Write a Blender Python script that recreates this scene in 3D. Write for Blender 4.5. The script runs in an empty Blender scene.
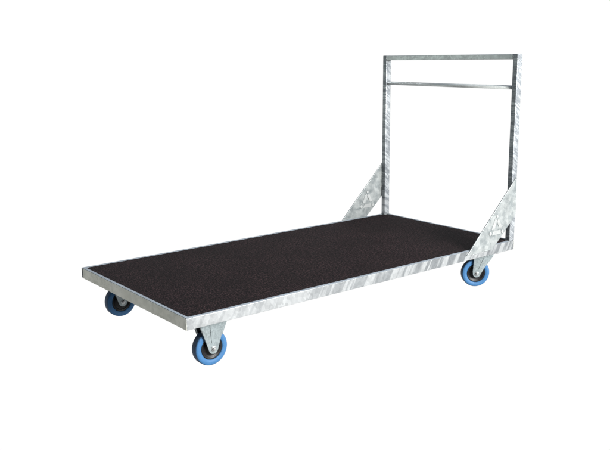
import bpy, bmesh, math, random
from mathutils import Vector, Matrix

random.seed(7)
scene = bpy.context.scene
col = scene.collection
PI = math.pi

# ------------------------------------------------------------------ dimensions (metres)
L, W = 2.047, 1.0            # platform length (x) and width (y)
DECK = 0.2525                 # height of the platform top above the floor
EDGE = 0.0485                # height of the edge profile
LIP = 0.015                  # visible top of the edge profile
PD, PW = 0.0403, 0.0300      # push-frame tube, depth along x and width along y
H_NEAR, H_FAR = 0.9944, 0.9845

# ------------------------------------------------------------------ mesh helpers
def link(name, bm, mat, parent=None, smooth=False, bevel=0.0, seg=2):
    bmesh.ops.recalc_face_normals(bm, faces=bm.faces[:])
    me = bpy.data.meshes.new(name)
    bm.to_mesh(me); bm.free()
    o = bpy.data.objects.new(name, me)
    col.objects.link(o)
    me.materials.append(mat)
    for p in me.polygons:
        p.use_smooth = smooth
    if bevel:
        b = o.modifiers.new('edge_bevel', 'BEVEL')
        b.width = bevel; b.segments = seg; b.limit_method = 'ANGLE'
        b.angle_limit = math.radians(35)
    if parent:
        o.parent = parent
    return o

def box(bm, x0, x1, y0, y1, z0, z1):
    v = [bm.verts.new((x, y, z)) for z in (z0, z1) for y in (y0, y1) for x in (x0, x1)]
    for f in ((0, 1, 3, 2), (4, 5, 7, 6), (0, 1, 5, 4), (2, 3, 7, 6), (0, 2, 6, 4), (1, 3, 7, 5)):
        bm.faces.new([v[i] for i in f])
    return v

def hexa(bm, pts):
    v = [bm.verts.new(p) for p in pts]
    for f in ((0, 1, 3, 2), (4, 5, 7, 6), (0, 1, 5, 4), (2, 3, 7, 6), (0, 2, 6, 4), (1, 3, 7, 5)):
        bm.faces.new([v[i] for i in f])

def prism_xz(bm, poly, y0, y1):
    a = [bm.verts.new((x, y0, z)) for x, z in poly]
    b = [bm.verts.new((x, y1, z)) for x, z in poly]
    bm.faces.new(a); bm.faces.new(b[::-1])
    n = len(poly)
    for i in range(n):
        j = (i + 1) % n
        bm.faces.new((a[i], a[j], b[j], b[i]))

def lathe_y(bm, prof, n=48, cx=0.0, cz=0.0):
    """closed profile of (radius, y) turned about the y axis"""
    rings = []
    for r, y in prof:
        if r < 1e-6:
            rings.append([bm.verts.new((cx, y, cz))])
        else:
            rings.append([bm.verts.new((cx + r * math.cos(2 * PI * k / n), y, cz + r * math.sin(2 * PI * k / n)))
                          for k in range(n)])
    for a, b in zip(rings, rings[1:]):
        for k in range(n):
            k2 = (k + 1) % n
            if len(a) == 1 and len(b) == 1:
                continue
            if len(a) == 1:
                bm.faces.new((a[0], b[k2], b[k]))
            elif len(b) == 1:
                bm.faces.new((a[k], a[k2], b[0]))
            else:
                bm.faces.new((a[k], a[k2], b[k2], b[k]))
    return rings

def lathe_z(bm, prof, n=40, cx=0.0, cy=0.0):
    rings = []
    for r, z in prof:
        if r < 1e-6:
            rings.append([bm.verts.new((cx, cy, z))])
        else:
            rings.append([bm.verts.new((cx + r * math.cos(2 * PI * k / n), cy + r * math.sin(2 * PI * k / n), z))
                          for k in range(n)])
    for a, b in zip(rings, rings[1:]):
        for k in range(n):
            k2 = (k + 1) % n
            if len(a) == 1:
                bm.faces.new((a[0], b[k2], b[k]))
            elif len(b) == 1:
                bm.faces.new((a[k], a[k2], b[0]))
            else:
                bm.faces.new((a[k], a[k2], b[k2], b[k]))

def tube(bm, pts, r, n=20):
    rings = []
    for i, p in enumerate(pts):
        p = Vector(p)
        d = (Vector(pts[min(i + 1, len(pts) - 1)]) - Vector(pts[max(i - 1, 0)])).normalized()
        a = d.orthogonal().normalized(); b = d.cross(a)
        rr = r[i] if isinstance(r, (list, tuple)) else r
        rings.append([bm.verts.new(p + a * rr * math.cos(2 * PI * k / n) + b * rr * math.sin(2 * PI * k / n)) for k in range(n)])
    # keep rings aligned (straight runs only)
    for a, b in zip(rings, rings[1:]):
        for k in range(n):
            bm.faces.new((a[k], a[(k + 1) % n], b[(k + 1) % n], b[k]))
    bm.faces.new(rings[0][::-1]); bm.faces.new(rings[-1])

def weld_bead(bm, p, q, r=0.004):
    """a lumpy fillet of weld metal between two points"""
    p, q = Vector(p), Vector(q)
    n = max(4, int((q - p).length / 0.004))
    pts = [p.lerp(q, i / n) for i in range(n + 1)]
    rad = [r * (0.75 + 0.35 * random.random()) for _ in pts]
    rad[0] = rad[-1] = r * 0.35
    tube(bm, pts, rad, 8)

# ------------------------------------------------------------------ materials
def new_mat(name):
    m = bpy.data.materials.new(name); m.use_nodes = True
    nt = m.node_tree
    return m, nt, nt.nodes['Principled BSDF']

def N(nt, typ, **kw):
    n = nt.nodes.new(typ)
    for k, v in kw.items():
        setattr(n, k, v)
    return n

def ramp(nt, src, stops, interp='LINEAR'):
    r = N(nt, 'ShaderNodeValToRGB')
    r.color_ramp.interpolation = interp
    e = r.color_ramp.elements
    while len(e) < len(stops):
        e.new(0.5)
    for el, (p, c) in zip(e, stops):
        el.position = p
        el.color = (c, c, c, 1) if isinstance(c, (int, float)) else (*c, 1)
    nt.links.new(src, r.inputs['Fac'])
    return r.outputs['Color']

def mixc(nt, fac, a, b, blend='MIX'):
    m = N(nt, 'ShaderNodeMix', data_type='RGBA', blend_type=blend)
    for sock, val in ((m.inputs['Factor'], fac), (m.inputs['A'], a), (m.inputs['B'], b)):
        if hasattr(val, 'is_linked'):
            nt.links.new(val, sock)
        elif isinstance(val, (int, float)):
            sock.default_value = val
        else:
            sock.default_value = (*val, 1)
    return m.outputs['Result']

def zinc(name, light, dark, streak_rot=(0, 0, 0), streak_scale=(1, 1, 1), streak_noise=6.0,
         streak_stops=((0.42, 0.0), (0.58, 1.0)), streak_amt=0.6, spangle=70.0, spangle_amt=0.25, grow=None,
         metallic=0.45, rough=0.42, bump=0.06):
    """hot-dip galvanised steel: crystal spangle, cloudy blotches and streaks"""
    m, nt, b = new_mat(name)
    lk = nt.links.new
    tc = N(nt, 'ShaderNodeTexCoord')
    # streaks
    mp = N(nt, 'ShaderNodeMapping'); mp.inputs['Rotation'].default_value = streak_rot
    mp2 = N(nt, 'ShaderNodeMapping'); mp2.inputs['Scale'].default_value = streak_scale
    lk(tc.outputs['Object'], mp.inputs['Vector']); lk(mp.outputs[0], mp2.inputs['Vector'])
    ns = N(nt, 'ShaderNodeTexNoise'); ns.inputs['Scale'].default_value = streak_noise
    ns.inputs['Detail'].default_value = 3; ns.inputs['Roughness'].default_value = 0.55
    ns.inputs['Distortion'].default_value = 0.25
    lk(mp2.outputs[0], ns.inputs['Vector'])
    st = ramp(nt, ns.outputs['Fac'], streak_stops)
    # cloudy
    nb = N(nt, 'ShaderNodeTexNoise'); nb.inputs['Scale'].default_value = 14; nb.inputs['Detail'].default_value = 5
    lk(tc.outputs['Object'], nb.inputs['Vector'])
    cl = ramp(nt, nb.outputs['Fac'], ((0.35, 0.0), (0.68, 1.0)))
    # spangle
    vo = N(nt, 'ShaderNodeTexVoronoi', feature='F1'); vo.inputs['Scale'].default_value = spangle
    wob = N(nt, 'ShaderNodeTexNoise'); wob.inputs['Scale'].default_value = spangle * 0.8
    addv = N(nt, 'ShaderNodeVectorMath', operation='MULTIPLY_ADD')
    lk(tc.outputs['Object'], wob.inputs['Vector'])
    lk(wob.outputs['Color'], addv.inputs[0]); addv.inputs[1].default_value = (0.016,) * 3
    lk(tc.outputs['Object'], addv.inputs[2]); lk(addv.outputs[0], vo.inputs['Vector'])
    sp = N(nt, 'ShaderNodeSeparateColor'); lk(vo.outputs['Color'], sp.inputs[0])
    # combine to one 0..1 lightness
    mid = [(a + c) / 2 for a, c in zip(light, dark)]
    c0 = mixc(nt, cl, light, [a * 0.86 for a in light])
    fm = N(nt, 'ShaderNodeMath', operation='MULTIPLY'); lk(st, fm.inputs[0]); fm.inputs[1].default_value = streak_amt
    fac = fm.outputs[0]
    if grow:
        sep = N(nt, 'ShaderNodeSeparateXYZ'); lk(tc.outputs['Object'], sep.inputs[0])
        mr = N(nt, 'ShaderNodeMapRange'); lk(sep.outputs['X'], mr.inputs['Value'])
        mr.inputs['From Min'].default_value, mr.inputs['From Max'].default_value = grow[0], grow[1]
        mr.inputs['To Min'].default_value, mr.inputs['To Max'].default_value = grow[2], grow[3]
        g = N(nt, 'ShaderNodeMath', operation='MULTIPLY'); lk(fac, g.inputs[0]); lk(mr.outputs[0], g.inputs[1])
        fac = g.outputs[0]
    c1 = mixc(nt, fac, c0, dark)
    fs = N(nt, 'ShaderNodeMath', operation='MULTIPLY'); lk(sp.outputs[0], fs.inputs[0]); fs.inputs[1].default_value = spangle_amt
    c2 = mixc(nt, fs.outputs[0], c1, [a * 0.72 for a in dark])
    lk(c2, b.inputs['Base Color'])
    b.inputs['Metallic'].default_value = metallic
    ra = N(nt, 'ShaderNodeMath', operation='MULTIPLY_ADD'); lk(sp.outputs[1], ra.inputs[0])
    ra.inputs[1].default_value = 0.16; ra.inputs[2].default_value = rough - 0.08
    lk(ra.outputs[0], b.inputs['Roughness'])
    bp = N(nt, 'ShaderNodeBump'); bp.inputs['Strength'].default_value = bump; bp.inputs['Distance'].default_value = 0.004
    sm = N(nt, 'ShaderNodeMath', operation='MULTIPLY_ADD'); lk(nb.outputs['Fac'], sm.inputs[0]); sm.inputs[1].default_value = 1.5
    lk(sp.outputs[2], sm.inputs[2])
    lk(sm.outputs[0], bp.inputs['Height']); lk(bp.outputs[0], b.inputs['Normal'])
    return m

M = {}
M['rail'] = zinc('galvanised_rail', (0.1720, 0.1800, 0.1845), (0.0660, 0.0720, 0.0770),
                 streak_rot=(0, math.radians(60), 0), streak_scale=(0.35, 1.0, 5.0), streak_noise=4.5,  # slanted bands painted in for reflections on the long side
                 streak_stops=((0.47, 0.0), (0.54, 1.0)), streak_amt=0.9, spangle=60, spangle_amt=0.10, grow=(0.2, 1.5, 0.35, 1.0))  # bands strengthen along x, painting in the falloff of the light
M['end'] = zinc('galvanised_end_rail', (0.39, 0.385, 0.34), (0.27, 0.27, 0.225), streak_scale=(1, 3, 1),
                streak_noise=3, streak_amt=0.5, spangle=60, spangle_amt=0.12, rough=0.5)  # lighter copy of the rail zinc, making up for weak light on this end
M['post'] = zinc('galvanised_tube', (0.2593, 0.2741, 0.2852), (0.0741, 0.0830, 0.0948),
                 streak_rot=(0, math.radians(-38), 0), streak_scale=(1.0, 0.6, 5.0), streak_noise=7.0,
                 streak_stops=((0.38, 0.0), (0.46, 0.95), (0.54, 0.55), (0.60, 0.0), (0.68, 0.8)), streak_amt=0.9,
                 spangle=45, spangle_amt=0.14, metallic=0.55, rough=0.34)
M['bar'] = zinc('galvanised_bar', (0.45, 0.475, 0.47), (0.35, 0.37, 0.365), streak_scale=(1, 4, 1), streak_noise=4,
                streak_amt=0.5, spangle=80, spangle_amt=0.15, metallic=0.6, rough=0.36)
M['plate'] = zinc('galvanised_plate', (0.1768, 0.1886, 0.1886), (0.0880, 0.1000, 0.1035), streak_noise=22,
                  streak_stops=((0.42, 0.0), (0.62, 1.0)), streak_amt=0.95, spangle=38, spangle_amt=0.34, rough=0.45, bump=0.12)
M['emblem'] = zinc('galvanised_emblem', (0.205, 0.214, 0.214), (0.165, 0.172, 0.173), streak_amt=0.3, spangle=60, spangle_amt=0.1)
M['fork'] = zinc('zinc_plated_fork', (0.1338, 0.1563, 0.1620), (0.0915, 0.1092, 0.1162), streak_noise=10, streak_amt=0.5,
                 spangle=120, spangle_amt=0.06, metallic=0.6, rough=0.38, bump=0.02)
M['bolt'] = zinc('zinc_plated_bolt', (0.2958, 0.3028, 0.3028), (0.2113, 0.2183, 0.2183), streak_amt=0.2, spangle=200, spangle_amt=0.05,
                 metallic=0.8, rough=0.28, bump=0.0)

def deck_material():
    m, nt, b = new_mat('anti_slip_plywood'); lk = nt.links.new
    tc = N(nt, 'ShaderNodeTexCoord')
    n1 = N(nt, 'ShaderNodeTexNoise'); n1.inputs['Scale'].default_value = 110; n1.inputs['Detail'].default_value = 2
    n2 = N(nt, 'ShaderNodeTexNoise'); n2.inputs['Scale'].default_value = 5; n2.inputs['Detail'].default_value = 4
    for n in (n1, n2):
        lk(tc.outputs['Object'], n.inputs['Vector'])
    # pressed wire-mesh pattern of the film
    mp = N(nt, 'ShaderNodeMapping'); mp.inputs['Rotation'].default_value = (0, 0, 0); mp.inputs['Scale'].default_value = (1, 1, 1)
    lk(tc.outputs['Object'], mp.inputs['Vector'])
    w1 = N(nt, 'ShaderNodeTexWave', bands_direction='X'); w2 = N(nt, 'ShaderNodeTexWave', bands_direction='Y')
    for w in (w1, w2):
        w.inputs['Scale'].default_value = 38; w.inputs['Distortion'].default_value = 1.2
        w.inputs['Detail'].default_value = 1; w.inputs['Detail Scale'].default_value = 2
        lk(mp.outputs[0], w.inputs['Vector'])
    mx = N(nt, 'ShaderNodeMath', operation='MAXIMUM'); lk(w1.outputs['Fac'], mx.inputs[0]); lk(w2.outputs['Fac'], mx.inputs[1])
    a = ramp(nt, n1.outputs['Fac'], ((0.38, (0.0014, 0.0010, 0.0013)), (0.58, (0.0029, 0.0018, 0.0022)), (0.72, (0.0190, 0.0104, 0.0104))))
    pr = N(nt, 'ShaderNodeMath', operation='MULTIPLY'); lk(w1.outputs['Fac'], pr.inputs[0]); lk(w2.outputs['Fac'], pr.inputs[1])
    pj = N(nt, 'ShaderNodeMath', operation='MULTIPLY'); lk(pr.outputs[0], pj.inputs[0]); lk(ramp(nt, n1.outputs['Fac'], ((0.40, 0.0), (0.62, 1.0))), pj.inputs[1])
    a = mixc(nt, pj.outputs[0], a, (0.0520, 0.0300, 0.0320))
    c = mixc(nt, ramp(nt, n2.outputs['Fac'], ((0.35, 0.0), (0.7, 0.6))), a, (0.0039, 0.0025, 0.0028))
    lk(c, b.inputs['Base Color'])
    b.inputs['Roughness'].default_value = 0.72
    b.inputs['Specular IOR Level'].default_value = 0.04
    h = N(nt, 'ShaderNodeMath', operation='MULTIPLY_ADD'); lk(n1.outputs['Fac'], h.inputs[0]); h.inputs[1].default_value = 1.2
    lk(mx.outputs[0], h.inputs[2])
    bp = N(nt, 'ShaderNodeBump'); bp.inputs['Strength'].default_value = 0.5; bp.inputs['Distance'].default_value = 0.0015
    lk(h.outputs[0], bp.inputs['Height']); lk(bp.outputs[0], b.inputs['Normal'])
    return m
M['deck'] = deck_material()

def tyre_material():
    m, nt, b = new_mat('blue_elastic_rubber'); lk = nt.links.new
    tc = N(nt, 'ShaderNodeTexCoord')
    n = N(nt, 'ShaderNodeTexNoise'); n.inputs['Scale'].default_value = 45; n.inputs['Detail'].default_value = 5
    lk(tc.outputs['Object'], n.inputs['Vector'])
    blue = ramp(nt, n.outputs['Fac'], ((0.3, (0.0120, 0.0479, 0.1092)), (0.7, (0.0162, 0.0599, 0.1303))))
    # running face coloured darker to stand for its shade, sides lightly scuffed
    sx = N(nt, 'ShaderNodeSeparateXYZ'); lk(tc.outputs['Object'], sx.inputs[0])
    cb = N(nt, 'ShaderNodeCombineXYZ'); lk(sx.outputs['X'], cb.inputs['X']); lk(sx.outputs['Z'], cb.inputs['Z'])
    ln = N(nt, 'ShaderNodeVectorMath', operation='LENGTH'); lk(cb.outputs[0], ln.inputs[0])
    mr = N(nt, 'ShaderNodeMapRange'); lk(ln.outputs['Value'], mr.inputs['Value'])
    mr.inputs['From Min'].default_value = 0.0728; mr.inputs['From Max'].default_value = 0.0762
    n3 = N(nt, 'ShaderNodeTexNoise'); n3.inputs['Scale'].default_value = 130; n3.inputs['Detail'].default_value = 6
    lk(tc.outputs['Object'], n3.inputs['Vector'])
    tread_shade = N(nt, 'ShaderNodeMath', operation='MULTIPLY'); lk(mr.outputs[0], tread_shade.inputs[0])
    lk(ramp(nt, n3.outputs['Fac'], ((0.35, 0.55), (0.62, 0.95))), tread_shade.inputs[1])
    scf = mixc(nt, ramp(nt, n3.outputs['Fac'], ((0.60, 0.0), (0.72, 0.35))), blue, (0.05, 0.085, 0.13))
    lk(mixc(nt, tread_shade.outputs[0], scf, (0.020, 0.030, 0.050)), b.inputs['Base Color'])
    b.inputs['Roughness'].default_value = 0.6
    b.inputs['Specular IOR Level'].default_value = 0.16
    return m
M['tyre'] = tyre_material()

def rim_material():
    m, nt, b = new_mat('black_nylon'); lk = nt.links.new
    tc = N(nt, 'ShaderNodeTexCoord')
    n = N(nt, 'ShaderNodeTexNoise'); n.inputs['Scale'].default_value = 60
    lk(tc.outputs['Object'], n.inputs['Vector'])
    lk(ramp(nt, n.outputs['Fac'], ((0.3, (0.002, 0.002, 0.0023)), (0.7, (0.004, 0.004, 0.0046)))), b.inputs['Base Color'])
    b.inputs['Roughness'].default_value = 0.42
    b.inputs['Specular IOR Level'].default_value = 0.12
    return m
M['rim'] = rim_material()

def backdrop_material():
    m = bpy.data.materials.new('glowing_white_sweep'); m.use_nodes = True
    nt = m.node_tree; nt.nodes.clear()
    e = N(nt, 'ShaderNodeEmission'); e.inputs['Color'].default_value = (1, 1, 1, 1); e.inputs['Strength'].default_value = 1.01  # glows by itself, so it stays white and takes no shadow
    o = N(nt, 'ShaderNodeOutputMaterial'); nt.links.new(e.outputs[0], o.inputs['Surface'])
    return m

# ------------------------------------------------------------------ the trolley
root = bpy.data.objects.new('platform_trolley', None)
col.objects.link(root)
root.location = (0, 0, DECK)
root.empty_display_size = 0.2
root['label'] = 'flat platform trolley with dark brown deck, galvanised push frame at one end and blue wheels'
root['category'] = 'trolley'

# deck board, let into the edge profile a hair below its lip
bm = bmesh.new()
box(bm, LIP, L - LIP, LIP, W - LIP, -0.018, 0.0010)
link('deck_board', bm, M['deck'], root, bevel=0.0006, seg=1)

# long edge profiles: upright web with a bottom flange turned inward
def side_rail(y_out, s):
    prof = [(0, 0), (LIP, 0), (LIP, -0.004), (0.004, -0.004), (0.004, -EDGE + 0.004), (0.14, -EDGE + 0.004), (0.14, -EDGE), (0, -EDGE)]
    bm = bmesh.new()
    a = [bm.verts.new((0, y_out + s * y, z)) for y, z in prof]
    b = [bm.verts.new((L, y_out + s * y, z)) for y, z in prof]
    bm.faces.new(a); bm.faces.new(b[::-1])
    for k in range(len(prof)):
        k2 = (k + 1) % len(prof)
        bm.faces.new((a[k], a[k2], b[k2], b[k]))
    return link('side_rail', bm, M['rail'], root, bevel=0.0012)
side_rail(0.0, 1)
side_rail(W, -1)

def end_rail(x_out, s, y0, y1):
    bm = bmesh.new()
    def xx(a, b):
        return sorted((x_out + s * a, x_out + s * b))
    x0, x1 = xx(-0.0015, 0.0025); box(bm, x0, x1, y0, y1, -EDGE, 0.0)
    x0, x1 = xx(0.0025, LIP);     box(bm, x0, x1, y0 + LIP, y1 - LIP if y1 > 0.99 else y1, -0.004, 0.0004)
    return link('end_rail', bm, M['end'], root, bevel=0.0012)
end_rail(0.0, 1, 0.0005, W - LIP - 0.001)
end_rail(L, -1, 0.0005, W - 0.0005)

# added dull strip over the lip, toning down its bright reflection
M['lip_strip'] = zinc('dull_lip_zinc', (0.17, 0.195, 0.22), (0.11, 0.13, 0.15), streak_noise=9, streak_amt=0.6, spangle=60, spangle_amt=0.12, metallic=0.15, rough=0.66, bump=0.03)
def lip_strip(x0, x1, y0, y1):
    bm = bmesh.new(); box(bm, x0, x1, y0, y1, 0.0007, 0.0017)
    return link('added_lip_strip', bm, M['lip_strip'], root, bevel=0.0003, seg=1)
lip_strip(0.0015, L - PD - 0.004, 0.0015, LIP + 0.001)
lip_strip(0.0015, L - PD - 0.004, W - LIP - 0.001, W - 0.0015)
lip_strip(0.0015, LIP + 0.001, LIP + 0.0015, W - LIP - 0.0015)
lip_strip(L - LIP - 0.001, L - 0.0015, PW + 0.004, W - PW - 0.004)

# push frame
def leaning_post(y0, y1, h0, h1):
    bm = bmesh.new()
    hexa(bm, [(L - PD, y0, 0.0005), (L, y0, 0.0005), (L - PD, y1, 0.0005), (L, y1, 0.0005),
              (L - PD, y0, h0), (L, y0, h0), (L - PD, y1, h1), (L, y1, h1)])
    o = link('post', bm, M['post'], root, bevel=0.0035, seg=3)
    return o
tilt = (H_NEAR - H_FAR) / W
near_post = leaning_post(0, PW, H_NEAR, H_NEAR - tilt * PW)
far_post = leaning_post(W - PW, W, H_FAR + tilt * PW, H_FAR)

bm = bmesh.new()
za, zb = H_NEAR - tilt * PW, H_FAR + tilt * PW
hexa(bm, [(L - PD + 0.0006, PW, za - 0.028), (L - 0.0006, PW, za - 0.028), (L - PD + 0.0006, W - PW, zb - 0.028), (L - 0.0006, W - PW, zb - 0.028),
          (L - PD + 0.0006, PW, za - 0.0004), (L - 0.0006, PW, za - 0.0004), (L - PD + 0.0006, W - PW, zb - 0.0004), (L - 0.0006, W - PW, zb - 0.0004)])
link('top_bar', bm, M['bar'], root, bevel=0.003, seg=3)

bm = bmesh.new()
tube(bm, [(L - 0.020, PW - 0.002, 0.821), (L - 0.020, W - PW + 0.002, 0.819)], 0.0105, 24)
link('cross_rod', bm, M['bar'], root, smooth=True)

# welds where the tubes and the frame meet
def welds(name, segs, parent, r=0.0032):
    for p, q in segs:
        bm = bmesh.new()
        weld_bead(bm, p, q, r)
        link(name, bm, M['plate'], parent, smooth=True)
xf = L - PD
welds('weld_seam', [((xf, PW, za - 0.027), (xf, PW, za - 0.002)), ((xf + 0.002, PW, za - 0.028), (L - 0.002, PW, za - 0.028)),
                    ((xf, 0.001, 0.001), (xf, PW - 0.001, 0.001)), ((xf, PW, 0.001), (L, PW, 0.001))], near_post)
welds('weld_seam', [((xf, W - PW, zb - 0.027), (xf, W - PW, zb - 0.002)), ((xf + 0.002, W - PW, zb - 0.028), (L - 0.002, W - PW, zb - 0.028)),
                    ((xf, W - PW, 0.001), (xf, W - 0.001, 0.001)), ((xf, W - PW, 0.001), (L, W - PW, 0.001))], far_post)

# gusset plates with the pressed emblem
GUS = [(1.655, -0.021), (2.016, 0.331), (2.030, 0.343), (2.037, 0.341), (2.042, 0.150), (2.038, 0.140), (1.868, -0.010), (1.856, -0.018)]
def emblem(y0, y1, parent, cx, cz, s):
    """two slanted arms meeting under a dot, above a flat bar carried by two wheels"""
    bm = bmesh.new()
    def P(pts):
        prism_xz(bm, [(cx + x * s, cz + z * s) for x, z in pts], y0, y1)
    P([(-0.40, -0.16), (-0.17, -0.16), (0.02, 0.30), (-0.13, 0.42)])
    P([(0.05, 0.34), (0.16, 0.36), (0.43, -0.12), (0.20, -0.12), (0.02, 0.22)])
    P([(-0.36, -0.44), (0.36, -0.44), (0.30, -0.22), (-0.22, -0.22)])
    for x, z, r in ((-0.47, -0.34, 0.095), (0.47, -0.34, 0.095), (0.02, 0.50, 0.075)):
        P([(x + r * math.cos(2 * PI * k / 16), z + r * math.sin(2 * PI * k / 16)) for k in range(16)])
    return link('emblem', bm, M['emblem'], parent, bevel=0.0008, seg=1)
def gusset(y0, y1, face):
    bm = bmesh.new()
    prism_xz(bm, GUS, y0, y1)
    g = link('gusset', bm, M['plate'], root, bevel=0.0012)
    emblem(*face, g, 1.884, 0.104, 0.104)
    return g
gn = gusset(-0.006, -0.0003, (-0.0085, -0.0055))
gf = gusset(W + 0.0003, W + 0.006, (W - 0.0025, W + 0.0008))
welds('weld_seam', [((xf + 0.024, -0.003, 0.345), (L - 0.004, -0.003, 0.343)), ((1.70, -0.004, -0.020), (1.74, -0.004, -0.019)), ((1.80, -0.004, -0.018), (1.845, -0.004, -0.017))], gn, 0.0038)
welds('weld_seam', [((xf, W + 0.0005, 0.17), (xf, W + 0.0005, 0.31)), ((1.70, W + 0.0, 0.001), (1.86, W + 0.0, 0.001))], gf, 0.003)

# ------------------------------------------------------------------ castors
R = 0.0765                                  # wheel radius
HUB = R                                    # axle height
TOP = DECK - EDGE                          # underside of the frame
HW = 0.020                                 # half width of the tyre
def wheel_parts(parent, cx):
    bm = bmesh.new()
    half = [(0.0507, HW - 0.003), (0.053, HW), (0.066, HW), (0.0720, HW - 0.0012), (0.0752, HW - 0.0036), (R, HW - 0.0075)]
    lathe_y(bm, half + [(r, -y) for r, y in half[::-1]] + half[:1], 64)
    bmesh.ops.remove_doubles(bm, verts=bm.verts, dist=1e-6)
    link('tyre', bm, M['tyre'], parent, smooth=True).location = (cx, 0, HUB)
    bm = bmesh.new()
    prof = [(0.0, HW + 0.004), (0.014, HW + 0.004), (0.016, HW + 0.002), (0.017, HW - 0.006), (0.036, HW - 0.009), (0.041, HW - 0.006),
            (0.048, HW - 0.0012), (0.0506, HW - 0.003)]
    lathe_y(bm, prof + [(r, -y) for r, y in prof[::-1]], 64)
    link('wheel_rim', bm, M['rim'], parent, smooth=True).location = (cx, 0, HUB)
    for s in (-1, 1):
        bm = bmesh.new()
        y0 = s * 0.0325
        lathe_y(bm, [(0, y0), (0.0115, y0), (0.0115, y0 + s * 0.0016), (0.0095, y0 + s * 0.002), (0, y0 + s * 0.002)], 24)
        lathe_y(bm, [(0, y0 + s * 0.0018), (0.0085, y0 + s * 0.0018), (0.0085, y0 + s * 0.007), (0.0068, y0 + s * 0.0085), (0, y0 + s * 0.0085)], 6)
        lathe_y(bm, [(0, y0 + s * 0.008), (0.0042, y0 + s * 0.008), (0.0038, y0 + s * 0.0115), (0, y0 + s * 0.012)], 16)
        link('axle_bolt', bm, M['bolt'], parent).location = (cx, 0, HUB)

def arc(cx, cz, r, a0, a1, n=10):
    return [(cx + r * math.cos(math.radians(a0 + (a1 - a0) * i / n)), cz + r * math.sin(math.radians(a0 + (a1 - a0) * i / n))) for i in range(n + 1)]

def fixed_castor():
    bm = bmesh.new()
    zt = TOP - 0.0075
    poly = [(-0.064, zt), (-0.060, zt - 0.012)] + arc(0, HUB, 0.0225, 197, 343) + [(0.060, zt - 0.012), (0.064, zt)]
    for s in (-1, 1):
        y = sorted((s * 0.0285, s * 0.0322))
        prism_xz(bm, poly, *y)
        # pressed ribs turned outward along both slanted edges
        for sx in (-1, 1):
            yr = sorted((s * 0.0200, s * 0.0285))
            a = (0.0270, HUB)
            prism_xz(bm, [(sx * 0.062, zt), (sx * 0.058, zt), (sx * (abs(a[0]) - 0.0010), a[1] + 0.030), (sx * (abs(a[0]) + 0.0055), a[1] + 0.030)], *yr)
        yr = sorted((s * 0.0318, s * 0.0345))
        prism_xz(bm, [(-0.016, zt - 0.003), (-0.009, HUB + 0.026), (0.009, HUB + 0.026), (0.016, zt - 0.003)], *yr)
    for s in (-1, 1):
        prism_xz(bm, [(0.056, zt), (0.086, zt), (0.048, HUB + 0.036), (0.036, HUB + 0.034)], *sorted((s * 0.0150, s * 0.0195)))
    box(bm, -0.062, 0.084, -0.0285, 0.0285, zt - 0.004, zt - 0.0002)
    o = link('castor', bm, M['fork'], root, bevel=0.0012)
    bm = bmesh.new()
    box(bm, -0.085, 0.085, -0.052, 0.052, TOP - 0.0072, TOP - 0.0004)
    link('mounting_plate', bm, M['fork'], o, bevel=0.0012)
    for sx in (-1, 1):
        for sy in (-1, 1):
            bm = bmesh.new()
            lathe_z(bm, [(0, TOP - 0.0145), (0.0075, TOP - 0.0145), (0.0085, TOP - 0.0135), (0.0085, TOP - 0.0070), (0, TOP - 0.0070)], 6, sx * 0.075, sy * 0.041)
            link('bolt', bm, M['bolt'], o)
    wheel_parts(o, 0.0)
    return o

def swivel_castor():
    """origin under the king pin; the wheel trails towards -x"""
    TR = -0.052
    bm = bmesh.new()
    zt = TOP - 0.026
    poly = [(-0.068, zt), (TR - 0.022, HUB + 0.012)] + arc(TR, HUB, 0.021, 180, 325) + [(TR + 0.040, HUB + 0.028), (0.030, zt - 0.016), (0.040, zt)]
    for s in (-1, 1):
        prism_xz(bm, poly, *sorted((s * 0.0285, s * 0.0322)))
        prism_xz(bm, [(0.040, zt), (0.036, zt), (TR + 0.036, HUB + 0.030), (TR + 0.040, HUB + 0.028), (0.030, zt - 0.016)], *sorted((s * 0.018, s * 0.0285)))
        prism_xz(bm, [(TR + 0.010, HUB + 0.030), (-0.012, zt - 0.006), (-0.004, zt - 0.006), (TR + 0.016, HUB + 0.028)], *sorted((s * 0.0318, s * 0.0342)))
    box(bm, -0.068, 0.040, -0.0322, 0.0322, zt + 0.0002, zt + 0.004)
    lathe_z(bm, [(0, zt + 0.003), (0.034, zt + 0.003), (0.037, zt + 0.008), (0.037, zt + 0.014), (0.030, zt + 0.0185), (0, zt + 0.0185)], 40)
    o = link('castor', bm, M['fork'], root, bevel=0.001)
    bm = bmesh.new()
    box(bm, -0.066, 0.066, -0.052, 0.052, TOP - 0.0072, TOP - 0.0004)
    link('mounting_plate', bm, M['fork'], o, bevel=0.0012)
    for sx in (-1, 1):
        for sy in (-1, 1):
            bm = bmesh.new()
            lathe_z(bm, [(0, TOP - 0.0145), (0.0075, TOP - 0.0145), (0.0085, TOP - 0.0135), (0.0085, TOP - 0.0070), (0, TOP - 0.0070)], 6, sx * 0.055, sy * 0.041)
            link('bolt', bm, M['bolt'], o)
    wheel_parts(o, TR)
    return o

def copy_part(src, loc):
    c = src.copy(); col.objects.link(c); c.parent = root; c.location = loc
    for ch in list(src.children):
        d = ch.copy(); col.objects.link(d); d.parent = c
    return c
fx = fixed_castor(); fx.location = (0.153, 0.086, -DECK)
copy_part(fx, (0.153, 0.916, -DECK))
sw = swivel_castor(); sw.location = (1.926, 0.098, -DECK); sw.rotation_euler = (0, 0, math.radians(-33))
copy_part(sw, (1.926, 0.882, -DECK))

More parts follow.
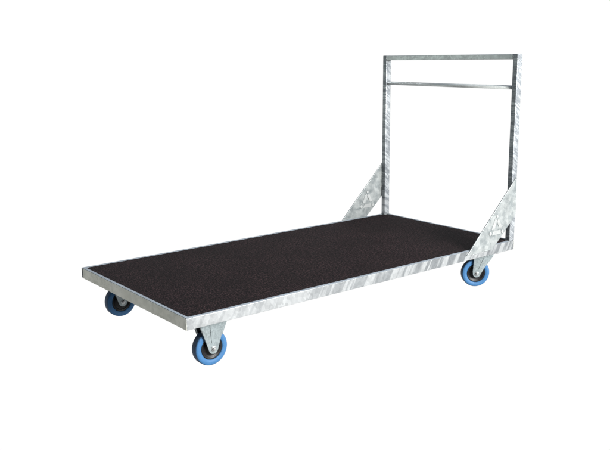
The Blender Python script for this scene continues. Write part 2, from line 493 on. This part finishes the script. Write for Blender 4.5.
# ------------------------------------------------------------------ camera (solved from the photograph)
yaw, pit, rol = 0.901763914, -0.213777782, -0.00953204
cam_loc = Vector((-1.51528786, -2.67181757, 1.03188007 + DECK))
fw = Vector((math.cos(yaw) * math.cos(pit), math.sin(yaw) * math.cos(pit), math.sin(pit)))
r_ = Vector((math.sin(yaw), -math.cos(yaw), 0)); u_ = r_.cross(fw)
r2 = r_ * math.cos(rol) + u_ * math.sin(rol); u2 = u_ * math.cos(rol) - r_ * math.sin(rol)
cd = bpy.data.cameras.new('camera'); cam = bpy.data.objects.new('camera', cd); col.objects.link(cam)
mw = Matrix((r2, u2, -fw)).transposed().to_4x4(); mw.translation = cam_loc
cam.matrix_world = mw
cd.sensor_fit = 'HORIZONTAL'; cd.sensor_width = 36; cd.lens = 36 * 813.008 / 610
cd.clip_start = 0.05; cd.clip_end = 200
scene.camera = cam

# ------------------------------------------------------------------ added white sweep that glows: floor curving up into a wall
fdir = Vector((math.cos(yaw), math.sin(yaw), 0)); rdir = Vector((math.sin(yaw), -math.cos(yaw), 0))
base = Vector((cam_loc.x, cam_loc.y, 0))
prof = [(1.9, 0.0)] + [(2.4 + 0.5 * i, 0.0) for i in range(8)]
CR = 1.2; d0 = 6.2
prof += [(d0 + CR * math.sin(math.radians(a)), CR - CR * math.cos(math.radians(a))) for a in range(0, 91, 6)]
prof += [(d0 + CR, CR + 0.5 * i) for i in range(1, 6)]
bm = bmesh.new(); rows = []
for d, z in prof:
    rows.append([bm.verts.new(base + fdir * d + rdir * (((1.8 if t > 0 else 0.7) + 0.475 * d) * t) + Vector((0, 0, z))) for t in (-1, -0.5, 0, 0.5, 1)])  # narrower on the left, shaped to keep the end faces darker
for a, b in zip(rows, rows[1:]):
    for k in range(4):
        bm.faces.new((a[k], a[k + 1], b[k + 1], b[k]))
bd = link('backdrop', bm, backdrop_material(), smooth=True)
bd['kind'] = 'structure'

# ------------------------------------------------------------------ light
wd = bpy.data.worlds.new('World'); scene.world = wd; wd.use_nodes = True
nt = wd.node_tree; bg = nt.nodes['Background']
tc = N(nt, 'ShaderNodeTexCoord'); sx = N(nt, 'ShaderNodeSeparateXYZ')
nt.links.new(tc.outputs['Generated'], sx.inputs[0])
ma = N(nt, 'ShaderNodeMath', operation='MULTIPLY_ADD'); nt.links.new(sx.outputs['Z'], ma.inputs[0])
ma.inputs[1].default_value = 0.5; ma.inputs[2].default_value = 0.5
c = ramp(nt, ma.outputs[0], ((0.0, (0.10, 0.10, 0.08)), (0.45, (0.10, 0.11, 0.085)), (0.56, (0.10, 0.125, 0.115)), (0.75, (0.42, 0.48, 0.56)), (1.0, (0.75, 0.85, 1.0))))
nt.links.new(c, bg.inputs['Color']); bg.inputs['Strength'].default_value = 1.01

def area_lamp(name, loc, target, sx_, sy_, power, color):
    ld = bpy.data.lights.new(name, 'AREA'); ld.shape = 'RECTANGLE'; ld.size = sx_; ld.size_y = sy_
    ld.energy = power; ld.color = color
    o = bpy.data.objects.new(name, ld); col.objects.link(o)
    o.location = loc
    o.rotation_euler = (Vector(target) - Vector(loc)).to_track_quat('-Z', 'Y').to_euler()
    return o
area_lamp('key_softbox', (2.2, -5.2, 2.1), (1.0, 0.3, 0.35), 2.6, 2.2, 2150, (1.0, 0.985, 0.96))

area_lamp('left_fill', (-2.6, 4.7, 0.9), (1.4, 0.6, 0.4), 2.2, 2.2, 26, (0.90, 1.0, 0.96))  # unseen fill added to brighten the post fronts
area_lamp('side_fill', (5.6, -4.9, 1.15), (1.6, 0.2, 0.5), 3.0, 2.2, 120, (0.95, 0.98, 1.0))  # unseen fill added to put highlights on the posts and near rail

scene.view_settings.view_transform = 'Standard'
scene.view_settings.look = 'None'
scene.view_settings.exposure = 0
